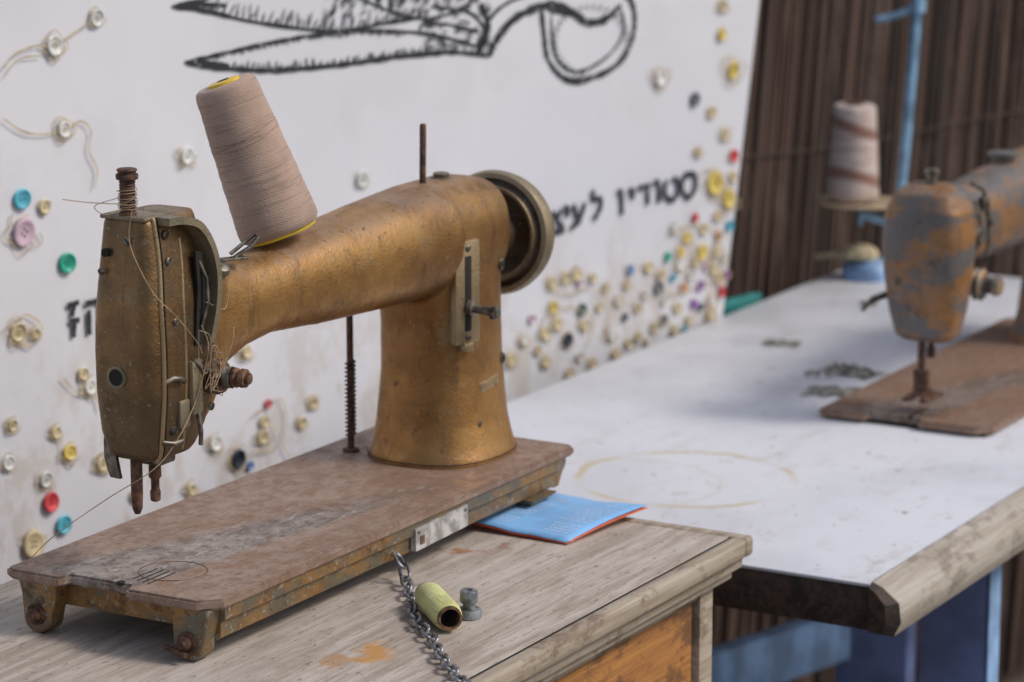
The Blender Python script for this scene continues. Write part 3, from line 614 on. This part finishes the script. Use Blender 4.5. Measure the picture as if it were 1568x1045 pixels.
machine((0,0,0)); machine((1.072,-.14,-.09),True)
g=G(); g.bbox((1.078,-.134,-.0995),(1.576,.032,-.0975),.0005); g.make('bed_gap_slab',M_dark)  # thin dark slab closing the gap between second bed and table
# ------------------------------------------------------------------ thread cones
def cone(name,H,rb,rt,mat,loc,axis):
    E=empty(name,loc); E.rotation_mode='QUATERNION'; E.rotation_quaternion=Vector(axis).to_track_quat('Z','Y')
    P=[(0.002,rb*.80),(.0025,rb*.93),(.006,rb*.99),(.010,rb)]
    for i in range(1,30):
        k=i/30; P.append((.010+(H-.018)*k,rb+(rt-rb)*k+random.uniform(-.0003,.0003)))
    P+=[(H-.006,rt*1.0),(H-.002,rt*.95),(H,rt*.82),(H-.001,rt*.45)]
    g=G(); g.lathe((0,0,0),(0,0,1),P,64); g.make('winding',mat,E,60)
    g=G()
    for i in range(6):
        z0=random.uniform(.02,H-.03); sl=random.uniform(-.006,.006); pts=[]
        for k in range(24):
            a=k*2*math.pi/24; z=z0+sl*math.sin(a+i); pts.append(((rb+(rt-rb)*z/H+.0002)*math.cos(a),(rb+(rt-rb)*z/H+.0002)*math.sin(a),z))
        g.tube(pts,.0003,4,0,True)
    g.make('stray_turns',M_line2,E,60); return E
E=cone('thread_cone',.118,.0305,.0235,M_thread,(.215,.085,.2120),(-.175,.290,.94))
g=G(); g.lathe((0,0,.000),(0,0,1),[(0,.022),(.0,.0262),(.002,.0268),(.0035,.025)],40); g.lathe((0,0,.1165),(0,0,1),[(0,.012),(.0025,.012),(.003,.0105),(.0032,.005),(.0,.0045)],30); g.make('plastic_core',M_yellow,E,40)
g=G(); g.lathe((0,0,.1196),(0,0,1),[(0,.0042),(.0004,.0042)],16); g.make('core_hole',M_dark,E,40)
# ------------------------------------------------------------------ thread stand
S=Vector((1.77,.28,-.10)); R=Vector((.497,-.867,0))
ST=empty('thread_stand',S)
g=G(); g.tube([R*.022+Vector((0,0,.0)),R*.030+Vector((0,0,.08)),R*.036+Vector((0,0,.16)),R*.046+Vector((0,0,.33)),R*.056+Vector((0,0,.50))],.0062,14)
g.tube([R*.046+Vector((0,0,.330)),R*.02+Vector((0,0,.318)),R*-.004+Vector((0,0,.312))],.0045,10)
g.lathe(R*.046+Vector((0,0,.322)),(.05,-.05,1),[(0,.009),(.016,.009)],16)
g.tube([R*.032+Vector((0,0,.082)),R*.012+Vector((0,0,.070)),R*-.016+Vector((0,0,.078))],.005,10); g.cyl(R*-.016+Vector((0,0,.065)),R*-.016+Vector((0,0,.205)),.003)
g.make('pole',M_pole,ST,50)
g=G(); g.lathe(R*-.005+Vector((0,0,0)),(0,0,1),[(0,.030),(.008,.032),(.018,.028),(.024,.018),(.026,.010)],32); g.make('base',M_blue,ST,50)
g=G(); g.lathe(R*-.018+Vector((0,0,.022)),(.2,.1,1),[(0,.026),(.008,.028),(.015,.022),(.020,.010)],8); g.tube([R*-.03+Vector((0,0,.03)),R*-.07+Vector((0,0,.026))],.003,8); g.make('rope_bundle',M_cream,ST,50)
g=G(); g.lathe(R*-.016+Vector((0,0,.090)),(.03,0,1),[(0,.02),(.001,.052),(.004,.054),(.005,.053),(.003,.045),(.0025,.01)],48); g.make('dish',M_straw,ST,50)
E2=cone('thread_cone',.118,.0305,.026,M_thread2,S+R*-.025+Vector((0,0,.094)),(0,.01,1))
g=G(); g.lathe((0,0,.1165),(0,0,1),[(0,.011),(.004,.011),(.004,.007),(.0015,.006)],24); g.make('core_tube',M_rustlight,E2,40)
# ------------------------------------------------------------------ small things
g=G(); path=catmull([(.240,.004,-.026),(.234,-.006,-.033),(.222,-.016,-.0405),(.1857,-.0422,-.0415),(.150,-.068,-.0415),(.121,-.0979,-.0415),(.090,-.125,-.0415),(.0567,-.1574,-.0415),(.047,-.170,-.043),(.044,-.1795,-.052),(.043,-.181,-.075),(.043,-.181,-.11)],30)
acc=0; last=path[0]; k=0
for i in range(1,len(path)):
    acc+=(path[i]-path[i-1]).length
    if acc>=.0115:
        acc=0; d=(path[i]-last).normalized(); c=(path[i]+last)/2; last=path[i]; k+=1
        s=d.cross(Vector((0,0,1))); s=s.normalized() if s.length>.1 else Vector((1,0,0)); u=s.cross(d)
        ang=(.55 if k%2 else .55+math.pi/2)+random.uniform(-.25,.25); w=s*math.cos(ang)+u*math.sin(ang)
        pts=[]
        for j in range(20):
            a=2*math.pi*j/20; ca,sa=math.cos(a),math.sin(a)
            pts.append(c+d*(math.copysign(.0038,ca)+ca*.0038)+w*sa*.0042)
        g.tube(pts,.0013,7,0,True)
g.make('metal_chain',M_chain,None,60)
E=empty('yellow_thread_spool',(.165,-.078,-.0337)); ax=Vector((-.047,-.050,0)).normalized()
g=G(); g.lathe(-ax*.032,ax,[(0,.0080),(.002,.0098),(.006,.0108),(.050,.0108),(.056,.0100),(.058,.0088)],36,0,False); g.make('winding',M_threadY,E,50)
g=G(); g.lathe(-ax*.034,ax,[(0,.002),(.0,.0088),(.061,.0088),(.063,.0086),(.063,.0070),(.045,.0068)],32,0,False); g.make('cardboard_tube',M_rustlight,E,50)
g=G(); g.lathe(ax*.012,ax,[(0,.0069),(.001,.0069)],24); g.make('tube_hollow',M_dark,E,50)
g=G(); g.lathe((.186,-.090,-.045),(0,0,1),[(0,.0085),(.0005,.0092),(.0055,.0092),(.0065,.0085),(.0068,.0045),(.011,.0045),(.0115,.0062),(.0125,.0066),(.0195,.0064),(.0205,.0055),(.0205,.0025),(.018,.002)],28); g.make('metal_bobbin',simple('grey_zinc',(.20,.21,.22),.6,.5,.4,150),None,50)
def sheet(name,c,z0,curl,mat,par,th=.0005):
    n=10; v=[];f=[]
    a,b,cc,d=[Vector((p[0],p[1],0)) for p in c]
    for i in range(n+1):
        for j in range(n+1):
            s,t_=i/n,j/n; p=(a*(1-s)+b*s)*(1-t_)+(d*(1-s)+cc*s)*t_; p.z=z0+curl(s,t_); v.append(p)
    for i in range(n):
        for j in range(n): q=i*(n+1)+j; f.append((q,q+1,q+n+2,q+n+1))
    o=mk(name,v,f,mat,par,60); m=o.modifiers.new('s','SOLIDIFY'); m.thickness=th; return v
LF=empty('blue_leaflet')
cu=lambda s,t_:.004*math.sin(s*math.pi)*(1-t_)+.008*s*s*(1-t_)**2+.006*t_-.0018*max(0,1-abs(t_-.45)*9)
cr=[(.3835,-.0608),(.487,-.0775),(.492,.022),(.385,.045)]
sheet('back_cover',cr,-.0440,lambda s,t_:cu(s,t_)*.85,M_paperO,LF)
cr2=[(.384,-.060),(.487,-.0765),(.492,.024),(.386,.047)]
sheet('front_cover',cr2,-.0430,cu,M_paper,LF)
g=G(); a,b,cc,d=[Vector((p[0],p[1],0)) for p in cr2]
def lp(s,t_): p=(a*(1-s)+b*s)*(1-t_)+(d*(1-s)+cc*s)*t_; p.z=-.0430+cu(s,t_)+.0007; return p
for i in range(15):
    s=.14+i*.05
    for (t0,t1) in [(.08,.32+random.uniform(-.08,.03)),(.58,.9+random.uniform(-.15,0))]:
        if random.random()<.12: continue
        q=t0
        while q<t1:
            w=random.uniform(.02,.06); g.add([lp(s,q),lp(s+.012,q),lp(s+.012,q+w),lp(s,q+w)],[(0,1,2,3)]); q+=w+.012
g.make('printed_text',M_paperW,LF,0)
random.seed(11)
g=G()
def scrapsheet(cx,cy,sx,sy,h,rot):
    n=16; v=[];f=[]
    for i in range(n+1):
        for j in range(n+1):
            x=(i/n-.5)*sx*(1+.25*math.sin(j*1.1+cx*50)); y=(j/n-.5)*sy*(1+.3*math.sin(i*1.3)) 
            z=h*(.25+.75*abs(math.sin(i*.9+j*.45)*math.cos(j*.8-i*.3)))*math.sin(math.pi*(.05+.9*i/n))*math.sin(math.pi*(.05+.9*j/n))
            c,s=math.cos(rot),math.sin(rot); v.append((cx+x*c-y*s,cy+x*s+y*c,-.0993+z))
    for i in range(n):
        for j in range(n): q=i*(n+1)+j; f.append((q,q+1,q+n+2,q+n+1))
    g.add(v,f)
scrapsheet(1.275,.090,.035,.055,.011,-.2); scrapsheet(1.185,.066,.045,.055,.004,.2)
for i in range(4):
    x=1.26+random.uniform(-.03,.03); y=.090+random.uniform(-.03,.03); a=random.uniform(0,3); L=random.uniform(.015,.03)
    g.tube([(x,y,-.096),(x+L*.5*math.cos(a),y+L*.5*math.sin(a),-.093),(x+L*math.cos(a),y+L*math.sin(a),-.096)],.0025,8)
g.make('rag_and_scraps',M_cloth,None,50)
g=G(); scrapsheet(1.37,.215,.03,.035,.005,.3); g.make('dead_leaf',M_cloth,None,50)
g=G(); g.lathe((1.62,.22,-.1),(0,0,1),[(0,.010),(.002,.010),(.003,.006)],18); g.make('washer',M_rust,None,40)
# ------------------------------------------------------------------ camera, light
cd=bpy.data.cameras.new('camera'); cam=link(bpy.data.objects.new('camera',cd)); cam.location=CAM
cam.rotation_mode='QUATERNION'; cam.rotation_quaternion=Vector((.867*.9778,.497*.9778,-.2096)).to_track_quat('-Z','Y')
cd.lens=36*F/1568; cd.sensor_width=36; cd.clip_end=200; cd.clip_start=.05
cd.dof.use_dof=True; cd.dof.focus_distance=2.14; cd.dof.aperture_fstop=8
SC.camera=cam
w=bpy.data.worlds.new('World'); SC.world=w; w.use_nodes=True; nt=w.node_tree
sk=nt.nodes.new('ShaderNodeTexSky'); sk.sky_type='NISHITA'; sk.sun_disc=False; sk.sun_elevation=math.radians(46); sk.dust_density=2.5; sk.air_density=1.0
sd=Vector((.34,-.94,0)); sk.sun_rotation=math.atan2(sd.x,sd.y)
nt.links.new(sk.outputs[0],nt.nodes['Background'].inputs[0]); nt.nodes['Background'].inputs[1].default_value=.125
sl=bpy.data.lights.new('sun','SUN'); sl.energy=1.8; sl.angle=math.radians(13); sl.color=(1,.945,.87); so=link(bpy.data.objects.new('sun',sl))
dirv=Vector((sd.x,sd.y,0)).normalized()*math.cos(math.radians(46))+Vector((0,0,math.sin(math.radians(46))))
so.rotation_mode='QUATERNION'; so.rotation_quaternion=dirv.to_track_quat('Z','Y')
